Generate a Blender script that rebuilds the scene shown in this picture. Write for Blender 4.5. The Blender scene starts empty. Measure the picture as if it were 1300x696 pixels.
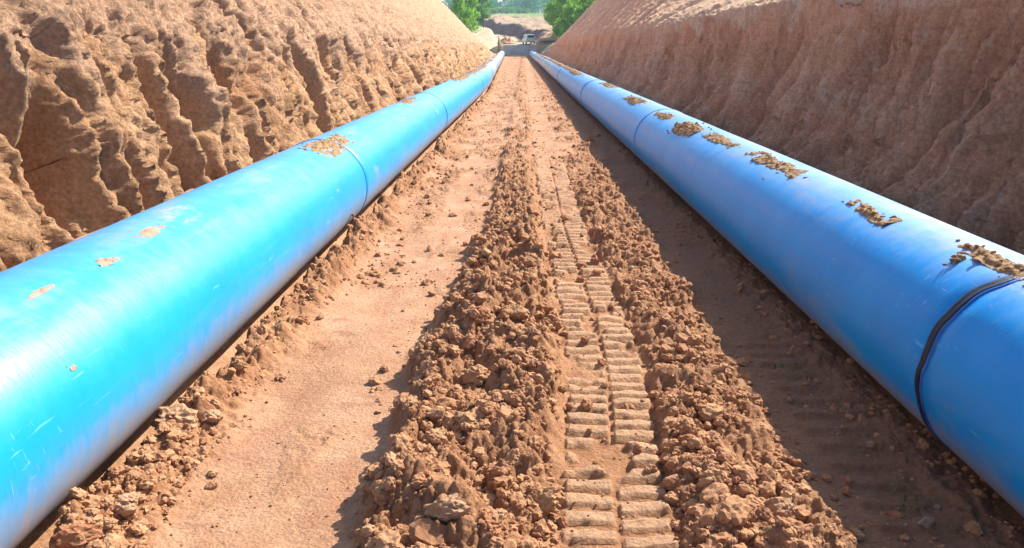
import bpy, bmesh, math, random
import numpy as np
from mathutils import Vector, Matrix

S = bpy.context.scene
COL = S.collection
R = math.radians

# ------------------------------------------------------------------ camera, world, sun, exposure
cam_d = bpy.data.cameras.new("camera")
cam = bpy.data.objects.new("camera", cam_d)
COL.objects.link(cam)
cam.location = (0, 0, 2.0)
cam.rotation_euler = (R(90 - 17.2), 0, R(0.9))
cam_d.sensor_width = 36.0
cam_d.lens = 26.03
cam_d.clip_start = 0.05
cam_d.clip_end = 6000
S.camera = cam

SUN = Vector((0.67, 0.58, 0.80)).normalized()
world = bpy.data.worlds.new("World")
S.world = world
world.use_nodes = True
wn = world.node_tree
bg = wn.nodes["Background"]
sky = wn.nodes.new("ShaderNodeTexSky")
sky.sky_type = 'NISHITA'
sky.sun_disc = False
sky.sun_elevation = math.asin(SUN.z)
sky.sun_rotation = math.atan2(SUN.x, SUN.y)
sky.air_density = 1.0
sky.dust_density = 1.6
sky.ozone_density = 1.0
wn.links.new(sky.outputs[0], bg.inputs[0])
bg.inputs[1].default_value = 0.112

sun_d = bpy.data.lights.new("sun", 'SUN')
sun_d.energy = 5.0
sun_d.angle = R(0.5)
sun_d.color = (1.0, 0.94, 0.82)
sun = bpy.data.objects.new("sun", sun_d)
COL.objects.link(sun)
sun.rotation_euler = (-SUN).to_track_quat('-Z', 'Y').to_euler()
sun.location = (30, 30, 30)

S.view_settings.view_transform = 'Standard'
S.view_settings.look = 'None'
S.view_settings.exposure = 1.10
S.view_settings.gamma = 1.0
S.view_settings.use_curve_mapping = False

# ------------------------------------------------------------------ noise
rng0 = np.random.RandomState(7)
PERM = rng0.permutation(1024)
GA = rng0.uniform(0, 2 * np.pi, 1024)
GX, GY = np.cos(GA), np.sin(GA)
RND = rng0.rand(1024, 3)

def hsh(i, j, s):
    return PERM[(PERM[(i + s * 57) & 1023] + j) & 1023]

def gn(x, y, s=0):
    x = np.asarray(x, float); y = np.asarray(y, float)
    xi = np.floor(x).astype(np.int64); yi = np.floor(y).astype(np.int64)
    xf = x - xi; yf = y - yi
    u = xf * xf * xf * (xf * (xf * 6 - 15) + 10); v = yf * yf * yf * (yf * (yf * 6 - 15) + 10)
    def g(a, b):
        h = hsh(xi + a, yi + b, s)
        return GX[h] * (xf - a) + GY[h] * (yf - b)
    n0 = g(0, 0) * (1 - u) + g(1, 0) * u
    n1 = g(0, 1) * (1 - u) + g(1, 1) * u
    return (n0 * (1 - v) + n1 * v) * 1.5

def fbm(x, y, o=4, s=0, rough=0.5):
    a = 1.0; t = 0
    for k in range(o):
        t = t + a * gn(x, y, s + k * 3)
        x = np.asarray(x) * 2.03; y = np.asarray(y) * 2.03; a *= rough
    return t

def worley(x, y, s=0, jit=0.9):
    x = np.asarray(x, float); y = np.asarray(y, float)
    xi = np.floor(x).astype(np.int64); yi = np.floor(y).astype(np.int64)
    f1 = np.full(x.shape, 9.0); f2 = np.full(x.shape, 9.0); cid = np.zeros(x.shape)
    for a in (-1, 0, 1):
        for b in (-1, 0, 1):
            h = hsh(xi + a, yi + b, s)
            d = np.hypot(xi + a + 0.5 + (RND[h, 0] - .5) * jit - x, yi + b + 0.5 + (RND[h, 1] - .5) * jit - y)
            c = d < f1
            f2 = np.where(c, f1, np.minimum(f2, d))
            cid = np.where(c, RND[h, 2], cid)
            f1 = np.where(c, d, f1)
    return f1, f2, cid

def facets(x, y, s=0):
    """broken faces: every cell is a flat chip with its own depth and tilt, roughly -1 .. 1"""
    x = np.asarray(x, float); y = np.asarray(y, float)
    xi = np.floor(x).astype(np.int64); yi = np.floor(y).astype(np.int64)
    f1 = np.full(x.shape, 9.0); val = np.zeros(x.shape)
    for a in (-1, 0, 1):
        for b in (-1, 0, 1):
            h = hsh(xi + a, yi + b, s)
            dx = x - (xi + a + 0.5 + (RND[h, 0] - .5) * .95); dy = y - (yi + b + 0.5 + (RND[h, 1] - .5) * .95)
            d = np.hypot(dx, dy)
            v = (RND[h, 2] - .5) * 1.4 + GX[h] * dx * 1.1 + GY[h] * dy * .8
            c = d < f1
            val = np.where(c, v, val); f1 = np.where(c, d, f1)
    return val

def ss(a, b, x):
    t = np.clip((np.asarray(x, float) - a) / (b - a), 0, 1)
    return t * t * (3 - 2 * t)

def lerp(a, b, t):
    return a + (b - a) * t

# ------------------------------------------------------------------ mesh helpers
def mesh_np(name, v, f, mat, smooth=True, attrs=None, parent=None, link=True):
    """v (n,3), f (m,k) with k = 3 or 4"""
    v = np.ascontiguousarray(v, dtype=np.float32); f = np.ascontiguousarray(f, dtype=np.int32)
    if f.shape[1] == 4 and (f[:, 2] == f[:, 3]).any():      # quads and triangles together: split the quads
        q_ = f[:, 2] != f[:, 3]; f = np.concatenate([f[:, :3], f[q_][:, [0, 2, 3]]])
    me = bpy.data.meshes.new(name)
    m, k = f.shape
    me.vertices.add(len(v)); me.vertices.foreach_set("co", v.ravel())
    me.loops.add(m * k); me.loops.foreach_set("vertex_index", f.ravel())
    me.polygons.add(m)
    me.polygons.foreach_set("loop_start", np.arange(0, m * k, k, dtype=np.int32))
    me.polygons.foreach_set("use_smooth", np.full(m, smooth, dtype=bool))
    if attrs:
        for an, av in attrs.items():
            at = me.attributes.new(an, 'FLOAT', 'POINT')
            at.data.foreach_set("value", np.ascontiguousarray(av, dtype=np.float32).ravel())
    me.update(calc_edges=True)
    me.materials.append(mat)
    if not link:
        return me
    o = bpy.data.objects.new(name, me)
    COL.objects.link(o)
    if parent: o.parent = parent
    return o

def grid_faces(nr, nc, flip=False):
    i = np.arange((nr - 1) * nc).reshape(nr - 1, nc)[:, :-1].ravel()
    f = np.stack([i, i + 1, i + nc + 1, i + nc], 1)
    return f[:, ::-1] if flip else f

def tag(o, label=None, cat=None, group=None, kind=None):
    if label: o['label'] = label
    if cat: o['category'] = cat
    if group: o['group'] = group
    if kind: o['kind'] = kind
    return o

def empty(name, loc=(0, 0, 0), rz=0):
    o = bpy.data.objects.new(name, None)
    COL.objects.link(o); o.location = loc; o.rotation_euler = (0, 0, rz)
    o.empty_display_size = 0.2
    return o

# ------------------------------------------------------------------ materials
class NT:
    def __init__(s, name, gain=(1, 1, 1)):
        s.gain = gain
        s.m = bpy.data.materials.new(name); s.m.use_nodes = True
        s.t = s.m.node_tree; s.n = s.t.nodes; s.b = s.n["Principled BSDF"]
        s.tc = s.n.new("ShaderNodeTexCoord").outputs["Object"]
    def link(s, a, b): s.t.links.new(a, b)
    def put(s, sock, v):
        if isinstance(v, bpy.types.NodeSocket): s.link(v, sock)
        elif isinstance(v, (tuple, list)) and len(v) == 3 and sock.type == 'RGBA': sock.default_value = (*[a * b for a, b in zip(v, s.gain)], 1)
        else: sock.default_value = v
    def mapping(s, scale=(1, 1, 1), rot=(0, 0, 0), src=None, loc=(0, 0, 0)):
        k = s.n.new("ShaderNodeMapping"); k.inputs["Scale"].default_value = scale; k.inputs["Rotation"].default_value = rot
        k.inputs["Location"].default_value = loc
        s.link(src or s.tc, k.inputs[0]); return k.outputs[0]
    def noise(s, scale, detail=4, rough=.5, src=None, dist=0.0):
        k = s.n.new("ShaderNodeTexNoise"); k.inputs["Scale"].default_value = scale; k.inputs["Detail"].default_value = detail
        k.inputs["Roughness"].default_value = rough; k.inputs["Distortion"].default_value = dist
        s.link(src or s.tc, k.inputs["Vector"]); return k.outputs["Fac"]
    def vor(s, scale, src=None, feature='F1'):
        k = s.n.new("ShaderNodeTexVoronoi"); k.inputs["Scale"].default_value = scale; k.feature = feature
        s.link(src or s.tc, k.inputs["Vector"]); return k.outputs["Distance"]
    def ramp(s, f, stops):
        k = s.n.new("ShaderNodeValToRGB"); e = k.color_ramp.elements
        while len(e) < len(stops): e.new(.5)
        for q, (p, c) in zip(e, stops):
            q.position = p; q.color = (*[a * b for a, b in zip(c, s.gain)], 1) if not isinstance(c, (int, float)) else (c, c, c, 1)
        s.link(f, k.inputs[0]); return k.outputs[0]
    def rng(s, f, a, b, c=0., d=1.):
        k = s.n.new("ShaderNodeMapRange"); s.link(f, k.inputs[0])
        for i, v in enumerate((a, b, c, d)): k.inputs[i + 1].default_value = v
        return k.outputs[0]
    def mix(s, f, a, b, mode='MIX'):
        k = s.n.new("ShaderNodeMix"); k.data_type = 'RGBA'; k.blend_type = mode
        s.put(k.inputs[0], f); s.put(k.inputs[6], a); s.put(k.inputs[7], b); return k.outputs[2]
    def math(s, op, a, b=0.):
        k = s.n.new("ShaderNodeMath"); k.operation = op; s.put(k.inputs[0], a); s.put(k.inputs[1], b); return k.outputs[0]
    def attr(s, name):
        k = s.n.new("ShaderNodeAttribute"); k.attribute_name = name; return k.outputs["Fac"]
    def xyz(s, src=None):
        k = s.n.new("ShaderNodeSeparateXYZ"); s.link(src or s.tc, k.inputs[0]); return k.outputs
    def bump(s, h, strength, dist, prev=None):
        k = s.n.new("ShaderNodeBump"); k.inputs["Strength"].default_value = strength; k.inputs["Distance"].default_value = dist
        s.link(h, k.inputs["Height"])
        if prev: s.link(prev, k.inputs["Normal"])
        return k.outputs[0]
    def out(s, col, rough=.9, nrm=None, spec=.3, metal=0.):
        s.put(s.b.inputs["Base Color"], col); s.put(s.b.inputs["Roughness"], rough)
        s.put(s.b.inputs["Specular IOR Level"], spec); s.put(s.b.inputs["Metallic"], metal)
        if nrm: s.link(nrm, s.b.inputs["Normal"])
        return s.m

def plain(name, col, rough=.7, var=.15, scale=6., metal=0., spec=.4):
    t = NT(name)
    c = t.mix(t.rng(t.noise(scale, 4), .3, .7), tuple(x * (1 - var) for x in col), tuple(min(1, x * (1 + var)) for x in col))
    return t.out(c, rough, t.bump(t.noise(scale * 12, 3), .25, .01), spec, metal)

def mat_floor():
    t = NT("trench_soil", (.73, .665, .60))
    n1 = t.noise(1.3, 5, .6); n2 = t.noise(9, 5, .65); n3 = t.noise(55, 4, .7)
    base = t.ramp(n1, [(.3, (.40, .215, .118)), (.5, (.49, .28, .16)), (.7, (.57, .365, .225))])
    base = t.mix(t.rng(n2, .35, .68), base, (.335, .165, .088))
    pale = t.ramp(t.noise(2.6, 6, .7), [(.35, (.50, .285, .18)), (.55, (.58, .36, .24)), (.7, (.66, .45, .31))])
    streak = t.noise(5, 5, .7, t.mapping((1, .22, 1)))
    pale = t.mix(t.rng(streak, .52, .68), pale, (.47, .25, .155))
    red = t.rng(t.noise(1.1, 4, .6), .55, .68, 0, .6)
    pale = t.mix(red, pale, (.50, .27, .19))
    pale = t.mix(t.math('MULTIPLY', t.rng(t.noise(3.3, 7, .72, t.mapping((.8, 1.4, 1), loc=(3, 1, 0))), .56, .64), .6), pale, (.36, .19, .125))
    c = t.mix(t.attr("pale"), base, pale)
    c = t.mix(t.attr("tread"), c, (.60, .42, .29))
    c = t.mix(t.attr("shade_tint"), c, t.ramp(n2, [(.3, (.25, .135, .085)), (.6, (.33, .20, .135)), (.75, (.40, .27, .20))]))
    grain = t.mix(.7, c, t.ramp(n3, [(.3, .35), (.5, .5), (.72, .72)]), 'OVERLAY')
    h = t.math('ADD', t.math('MULTIPLY', t.noise(28, 8, .75), 1.0), t.math('MULTIPLY', t.vor(60), .25))
    b = t.bump(h, .8, .022)
    return t.out(grain, .93, b, .22)

def mat_clod():
    t = NT("clod_soil", (.88, .79, .71))
    n2 = t.noise(14, 5, .65); n3 = t.noise(70, 4, .7)
    c = t.mix(t.attr("tone"), (.36, .190, .11), (.52, .32, .19))
    c = t.mix(t.rng(n2, .42, .7, 0, .6), c, (.42, .235, .135))
    c = t.mix(.5, c, t.ramp(n3, [(.3, .35), (.5, .5), (.72, .70)]), 'OVERLAY')
    b = t.bump(t.noise(45, 6, .7), .7, .014)
    return t.out(c, .93, b, .2)

def mat_bank(name, c_lo, c_mid, c_hi, c_top, c_patch, gain=(1, 1, 1), bump=.9):
    t = NT(name, gain)
    vs = t.mapping((1.0, 1.0, .16)); loc_ = t.mapping((1, 1, .7), loc=(11, 3, 5))
    n0 = t.noise(.9, 5, .6, vs); n1 = t.noise(4.5, 6, .65, vs); n3 = t.noise(26, 5, .72)
    c = t.ramp(n0, [(.3, c_lo), (.5, c_mid), (.68, c_hi)])
    c = t.mix(t.rng(n1, .5, .68, 0, .5), c, c_lo)
    fine_s = t.noise(11, 6, .7, t.mapping((1.0, 1.0, .10)))
    c = t.mix(t.rng(fine_s, .54, .70, 0, .55), c, tuple(x * .62 for x in c_lo))
    c = t.mix(t.rng(fine_s, .46, .34, 0, .35), c, c_hi)
    patch = t.rng(t.noise(1.9, 5, .68, t.mapping((1, 1, .6), loc=(4, 9, 2))), .55, .66, 0, .75)
    c = t.mix(patch, c, c_patch)
    strat = t.noise(3.2, 4, .6, t.mapping((.25, .25, 5.0)))
    c = t.mix(t.rng(strat, .52, .66, 0, .35), c, c_lo)
    top = t.attr("top")
    c = t.mix(top, c, t.mix(t.rng(n1, .35, .7), c_top, tuple(x * .72 for x in c_top)))
    c = t.mix(t.attr("grass"), c, t.ramp(t.noise(2, 6, .7), [(.35, (.06, .11, .02)), (.6, (.11, .17, .04)), (.75, (.22, .22, .09))]))
    c = t.mix(.8, c, t.ramp(n3, [(.32, .30), (.5, .5), (.68, .74)]), 'OVERLAY')
    c = t.mix(t.rng(t.noise(9, 7, .78, loc_), .60, .68, 0, .6), c, tuple(x * .5 for x in c_lo))
    h = t.math('ADD', t.math('ADD', t.noise(11, 8, .74), t.math('MULTIPLY', t.noise(38, 6, .72), .35)), t.math('MULTIPLY', t.noise(3.0, 5, .6, t.mapping((1, 1, 3.5))), .6))
    return t.out(c, .95, t.bump(h, bump, .07), .18)

M = {}
M['floor'] = mat_floor()
M['clod'] = mat_clod()
M['bank_l'] = mat_bank("sunny_bank_soil", (.36, .215, .125), (.47, .315, .195), (.56, .40, .265), (.48, .34, .245), (.42, .30, .215), gain=(1.08, .925, .82), bump=1.0)
M['bank_r'] = mat_bank("red_bank_soil", (.30, .165, .11), (.41, .24, .16), (.48, .31, .22), (.46, .35, .28), (.44, .32, .265), gain=(1.62, 1.48, 1.30), bump=1.0)

def mat_pipe(dust_light_side, name):
    """dust_light_side: +1 dust on +X lower flank, sunlit blue (left pipe) / -1 on -X lower flank, shaded blue"""
    t = NT(name)
    nx, ny, nz = t.xyz()
    g = t.n.new("ShaderNodeNewGeometry")
    ang = t.attr("ang")           # height around the pipe: -1 underside ... 1 top
    far = t.attr("far")
    circ = t.mapping((.9, 2.4, .9))
    scr = t.noise(7, 6, .75, circ)
    lon = t.noise(3, 5, .7, t.mapping((2.0, .16, 2.0)))
    blot = t.noise(1.6, 5, .62)
    c = t.ramp(blot, [(.3, (.0, .27, .66)), (.55, (.0, .305, .70)), (.75, (.0, .34, .74))] if dust_light_side > 0 else [(.3, (.0, .24, .68)), (.55, (.0, .275, .74)), (.75, (.0, .32, .78))])  # sunlit blue on the left, shaded blue on the right, painted into the base
    # chalky scuffs
    scuff = t.math('MULTIPLY', t.rng(scr, .56, .74), t.rng(t.noise(1.1, 4, .6), .42, .62))
    c = t.mix(t.math('MULTIPLY', scuff, .20 if dust_light_side > 0 else .12), c, (.10, .46, .74))
    c = t.mix(t.math('MULTIPLY', t.rng(lon, .60, .72), .2), c, (.14, .46, .72))
    # dusty lower flank with ragged edge
    edge = t.math('ADD', ang, t.math('MULTIPLY', t.math('SUBTRACT', t.noise(5, 6, .75, t.mapping((.8, 2.2, .8))), .5), .75 if dust_light_side > 0 else .55))
    edge = t.math('ADD', edge, t.math('MULTIPLY', t.math('SUBTRACT', t.noise(.8, 3), .5), .4 if dust_light_side > 0 else .25))
    if dust_light_side > 0:
        lo = t.rng(edge, -.62, -.04, .92, 0)
        dc = (.34, .25, .20)
    else:
        lo = t.rng(edge, -.80, -.36, .9, 0)
        dc = (.36, .25, .15)
    c = t.mix(lo, c, dc)
    # pale film towards the top, stronger on the right pipe
    top_film = t.math('MULTIPLY', t.rng(edge, .72, 1.15), .45 if dust_light_side < 0 else .18)
    c = t.mix(top_film, c, (.52, .47, .42))
    # fine scratches from slings and hands, and mud dust thinning out round the crest
    scr1 = t.rng(t.noise(26, 3, .5, t.mapping((.5, 3.2, .5), rot=(.25, 0, .15))), .66, .72)
    scr2 = t.rng(t.noise(30, 3, .5, t.mapping((2.0, .16, 2.0), rot=(0, 0, .05))), .66, .71)
    zone = t.rng(t.noise(1.7, 5, .65, t.mapping((1, .7, 1), loc=(2, 5, 1))), .48, .64)
    c = t.mix(t.math('MULTIPLY', t.math('MULTIPLY', t.math('MAXIMUM', scr1, scr2), zone), .55), c, (.25, .52, .74))
    crest = t.math('MULTIPLY', t.rng(t.noise(2.2, 7, .72, t.mapping((2.2, .5, 2.2), loc=(7, 0, 0))), .50, .66), t.rng(edge, .55, .95))
    c = t.mix(t.math('MULTIPLY', crest, .42 if dust_light_side < 0 else .30), c, (.40, .32, .24))
    grime = t.math('MULTIPLY', t.rng(t.noise(1.3, 6, .7, t.mapping((1.5, .6, 1.5), loc=(1, 3, 8))), .54, .68), t.rng(edge, .35, -.5))
    c = t.mix(t.math('MULTIPLY', grime, .45), c, (.30, .30, .30))
    spots = t.math('MULTIPLY', t.rng(t.noise(2.2, 6, .7, t.mapping((1, .45, 1))), .64, .70), t.rng(ang, -.2, .5))
    c = t.mix(t.math('MULTIPLY', spots, .55), c, (.40, .36, .30))
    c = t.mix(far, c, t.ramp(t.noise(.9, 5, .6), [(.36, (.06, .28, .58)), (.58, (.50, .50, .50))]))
    rough = t.math('ADD', t.math('MULTIPLY', t.math('ADD', lo, top_film), .4), t.rng(t.noise(6, 7, .75, t.mapping((.9, 1.3, .9))), .3, .7, .31, .42))
    h = t.math('ADD', t.math('MULTIPLY', t.noise(1.2, 3), 3.0), t.math('MULTIPLY', t.noise(18, 5, .7, t.mapping((.5, 1.6, .5))), .35))
    m = t.out(c, rough, t.bump(h, .22, .02), .75 if dust_light_side > 0 else .30)
    return m
M['pipe_l'] = mat_pipe(1, "blue_pipe_plastic_dusty_sunlit")
M['pipe_r'] = mat_pipe(-1, "blue_pipe_plastic_shaded")
M['black'] = plain("black_joint_rubber", (.006, .014, .04), .5, .3)
M['weld'] = plain("pale_weld_bead", (.02, .26, .64), .5, .2)
M['blue_edge'] = plain("blue_collar_edge", (.004, .09, .42), .4, .2)

# ------------------------------------------------------------------ layout of the trench
def xl(y):      # centre line of left pipe
    y = np.asarray(y, float)
    k = ss(18, 60, y)
    return -2.32 + .0106 * np.minimum(y, 28) * 1.0 - .0185 * np.maximum(y - 34, 0) + 0 * k
def xr(y):
    y = np.asarray(y, float)
    return 2.445 - .0078 * y
RAD = .5
def zl(y): return .50 + .02 * np.sin(np.asarray(y) * .11)
def zr(y): return .47 + .02 * np.sin(np.asarray(y) * .09 + 1)

def track_c(y):
    y = np.asarray(y, float)      # the machine swung slightly, so the print wanders
    return .40 + .13 * ss(2.3, 4.6, y) - .075 * ss(5.2, 8.5, y) - .03 * ss(10, 30, y)

def mound_parts(x, y):
    """profile of the two loose windrows and the flat wheelway between"""
    fade = 1 - ss(6, 15, y) * (.74 + .22 * ss(-.1, .25, fbm(y * .45, x * .5, 3, 17)))
    w1 = fbm(y * 1.3, x * .2 + 3, 3, 11) * .10
    a = lerp(-.74, -.42, ss(4, 9, y)) + w1
    b = track_c(y) - .24 + fbm(y * 1.7, 7 + x * 0, 2, 15) * .035
    m1 = ss(a - .04, a + .16, x) * (1 - ss(b - .26, b + .05, x))
    c = track_c(y) + .20 + fbm(y * 1.5, 1 + x * 0, 2, 19) * .04
    d = 1.42 + fbm(y * 1.1, 9 + x * 0, 3, 23) * .12
    m2 = ss(c - .03, c + .22, x) * (1 - ss(d - .35, d + .05, x))
    return m1, m2, fade


def floor_h(x, y, full=False):
    x = np.asarray(x, float); y = np.asarray(y, float)
    m1, m2, fade = mound_parts(x, y)
    near = 1 - ss(25, 70, y)
    big = fbm(x * 1.1, y * .8, 3, 2)
    h = .022 * big
    h = h + m1 * fade * (.115 + .11 * fbm(x * 1.9, y * 1.6, 4, 31)) + m2 * fade * (.050 + .065 * fbm(x * 2, y * 1.5, 3, 37))
    # rubble strips beside pipes
    sl = np.exp(-((x - (xl(y) + .48)) / np.where(x < xl(y) + .48, .07, .19)) ** 2) * (1 - .5 * ss(10, 30, y))
    sl = sl * np.clip(.75 + .9 * fbm(y * .9, x, 3, 41), .25, 1.6)
    sr = np.exp(-((x - (xr(y) - .42)) / .16) ** 2)
    h = h + sl * .125 + sr * .03
    h = h - .22 * np.exp(-((x - (xl(y) + .27)) / .12) ** 2) * (.7 + .6 * fbm(y * 1.1, x * 0, 2, 44))
    # soil fallen behind the pipes
    h = h + .16 * ss(-.05, -.7, x - xl(y)) + .16 * ss(.05, .7, x - xr(y))
    lf = 1 - ss(6.5, 16, y) * (.55 + .4 * ss(.15, -.15, fbm(x * 1.3, y * .5, 3, 92)))
    loose = np.clip(np.minimum(m1 * 2.2, 1.1) * lf + np.minimum(m2 * 2.0, .9) * lf + np.minimum(sl * 1.6, 1) + sr * .35 + .10 * (x > 1.3), 0, 1.2)
    # crumbs on the smooth path
    loose = loose + np.clip(fbm(x * 2.2, y * 1.2, 3, 47) - .42, 0, .5) * .5 * (x < -.3)
    loose = loose + .5 * ss(6, 12, y) * ss(-.05, .3, fbm(x * 2.0, y * .8, 3, 68)) * (x < 1.5)
    loose = loose * (1 - .85 * ss(-.25, -.225, x - track_c(y)) * (1 - ss(.23, .27, x - track_c(y))) * ss(-.26, .10, fbm(x * 2.6, y * 2.0, 4, 64) + .21))
    f1, f2, c1 = worley(x * 7.5 + fbm(x * 9, y * 9, 2, 3) * .35, y * 7.5, 5)
    g1, g2, c2 = worley(x * 17 + fbm(x * 20, y * 20, 2, 8) * .35, y * 17, 9)
    k1 = np.sqrt(np.clip(1 - (f1 / .62) ** 2, 0, 1)) * (.25 + c1 * 1.0)
    k2 = np.sqrt(np.clip(1 - (g1 / .62) ** 2, 0, 1)) * (.2 + c2)
    h = h + loose * (.055 * k1 + .032 * k2) + loose * .04 * fbm(x * 4.5, y * 4.5, 4, 51, .55)
    l1, l2, c3 = worley(x * 38, y * 38, 12)
    h = h + (.12 + loose) * .010 * np.sqrt(np.clip(1 - (l1 / .6) ** 2, 0, 1)) * c3 + (.10 + loose) * .012 * fbm(x * 26, y * 26, 3, 52, .6)
    # tread marks: two rows of cleat prints, half a pitch apart
    tc = track_c(y); u = x - tc
    eu = .03 * fbm(y * 3, x * 0, 3, 58)
    inL = ss(-.240 + eu, -.228 + eu, u) * (1 - ss(-.018, -.006, u)); inR = ss(.010, .022, u) * (1 - ss(.222 + eu, .236 + eu, u))
    pit = .124
    wob = fbm(x * 2, y * 1.5, 2, 55) * .014 + fbm(x * 9, y * 5, 2, 56) * .004
    def bars(off, slant):
        p = ((y + off + u * slant + wob) / pit) % 1.0
        return ss(.0, .06, p) * (1 - ss(.60, .68, p))
    brk = ss(-.26, .10, fbm(x * 2.6, y * 2.0, 4, 64) + .21)
    vis = brk * (1 - ss(9, 18, y)) * near
    barL = bars(0, .03); barR = bars(.055, -.05)
    tr = inL * barL + inR * barR
    zone = ss(-.28, -.23, u) * (1 - ss(.23, .28, u)) * (.25 + .75 * brk)
    h = h * (1 - zone * .80 * (1 - .5 * ss(15, 30, y))) + zone * (.022 + .006 * fbm(x * 9, y * 9, 3, 63)) + tr * vis * (.020 + .018 * ss(-.3, .3, fbm(x * 1.5, y * 1.5, 2, 66)) + .003 * fbm(x * 14, y * 14, 3, 65))
    # fainter ribs in the shaded wheelway at the right
    u2 = x - 1.78
    z2 = ss(-.26, -.22, u2) * (1 - ss(.2, .24, u2)) * ss(-.1, .2, fbm(x * .9, y * .7, 2, 71) + .1) * (1 - ss(12, 22, y))
    p2 = ((y + u2 * .1 + wob) / .17) % 1.0
    h = h + z2 * .022 * (ss(0, .12, p2) * (1 - ss(.5, .66, p2)) - .3)
    # shallow ruts beyond
    far = ss(9, 22, y)
    h = h - far * .02 * np.exp(-((x + .95) / .28) ** 2) - far * .03 * np.exp(-((x - .47) / .25) ** 2) + far * .045 * ss(-.3, .2, fbm(y * .35, x, 3, 90) + .1) * np.exp(-((x + .22) / .22) ** 2)
    if not full: return h
    pale = np.clip((1 - loose * 1.6), 0, 1) * (1 - ss(-.55, -.35, x) * (1 - ss(8, 16, y))) * (x < 1.2)
    pale = np.maximum(pale, ss(10, 24, y) * .75 * np.clip(1 - loose, 0, 1))
    pale = pale * (.6 + .4 * ss(-.3, .2, fbm(x * 1.5, y * .8, 3, 81)))
    shade_tint = ss(1.25, 1.5, x + fbm(y * 2, x, 2, 77) * .1) * .8  # right pipe's shade painted into the soil colour, from its shadow edge outward
    return h, np.clip(pale, 0, 1), np.clip(tr * vis * .60, 0, 1), shade_tint

# rows shared by the trench sheets
ynear = np.concatenate([np.arange(-12, 1.6, .12), 1.6 * np.exp(np.arange(0, 1280) * .0035)])
ynear = ynear[ynear < 140.0]; ynear = np.append(ynear, 140.0)

# floor sheet
xs = np.concatenate([np.linspace(-1, -.62, 30, endpoint=False), np.linspace(-.62, .62, 600), np.linspace(.62, 1, 32)[1:]])
yy = ynear[:, None]
half = 3.7
X = xs[None, :] * half + (0 * yy)
X = X + ss(.60, 1, -xs)[None, :] * (xl(yy) + 2.38) + ss(.60, 1, xs)[None, :] * (xr(yy) - 2.52) * .6
Y = np.broadcast_to(yy, X.shape)
Z, pale, tread, shade_tint = floor_h(X, Y, True)
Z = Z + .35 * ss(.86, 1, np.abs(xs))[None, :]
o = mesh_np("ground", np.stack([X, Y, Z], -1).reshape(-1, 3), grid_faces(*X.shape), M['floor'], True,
            dict(pale=pale, tread=tread, shade_tint=shade_tint))
tag(o, "trench floor of trampled reddish brown clay soil", kind='structure')

# ------------------------------------------------------------------ banks
def decl(y):     # the banks sink towards the far end of the trench
    return 1 - .66 * ss(78, 139, y)

def bank_profile(side, s, y):
    """s = horizontal distance outward from toe -> height"""
    s = np.asarray(s, float)
    if side < 0:
        a = np.interp(s, [0, .13, .40, .90, 2.2, 7.1, 9, 30, 400], [.0, .45, 1.25, 2.20, 3.5, 8.6, 8.9, 9.2, 11])
        return a * decl(y)
    n = np.interp(s, [0, .35, .75, 1.1, 1.35, 1.9, 3.2, 5, 30, 400], [.0, .30, .85, 1.75, 2.7, 2.98, 3.45, 3.7, 4.5, 7])
    f = np.interp(s, [0, .35, .75, 1.1, 1.5, 4.9, 6, 30, 400], [.0, .30, .85, 1.75, 2.7, 6.45, 6.8, 7.2, 9])
    w = ss(16, 46, y)
    return lerp(n, f, w) * decl(y)

def toe(side, y):
    return xl(y) - .86 if side < 0 else xr(y) + .70

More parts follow.
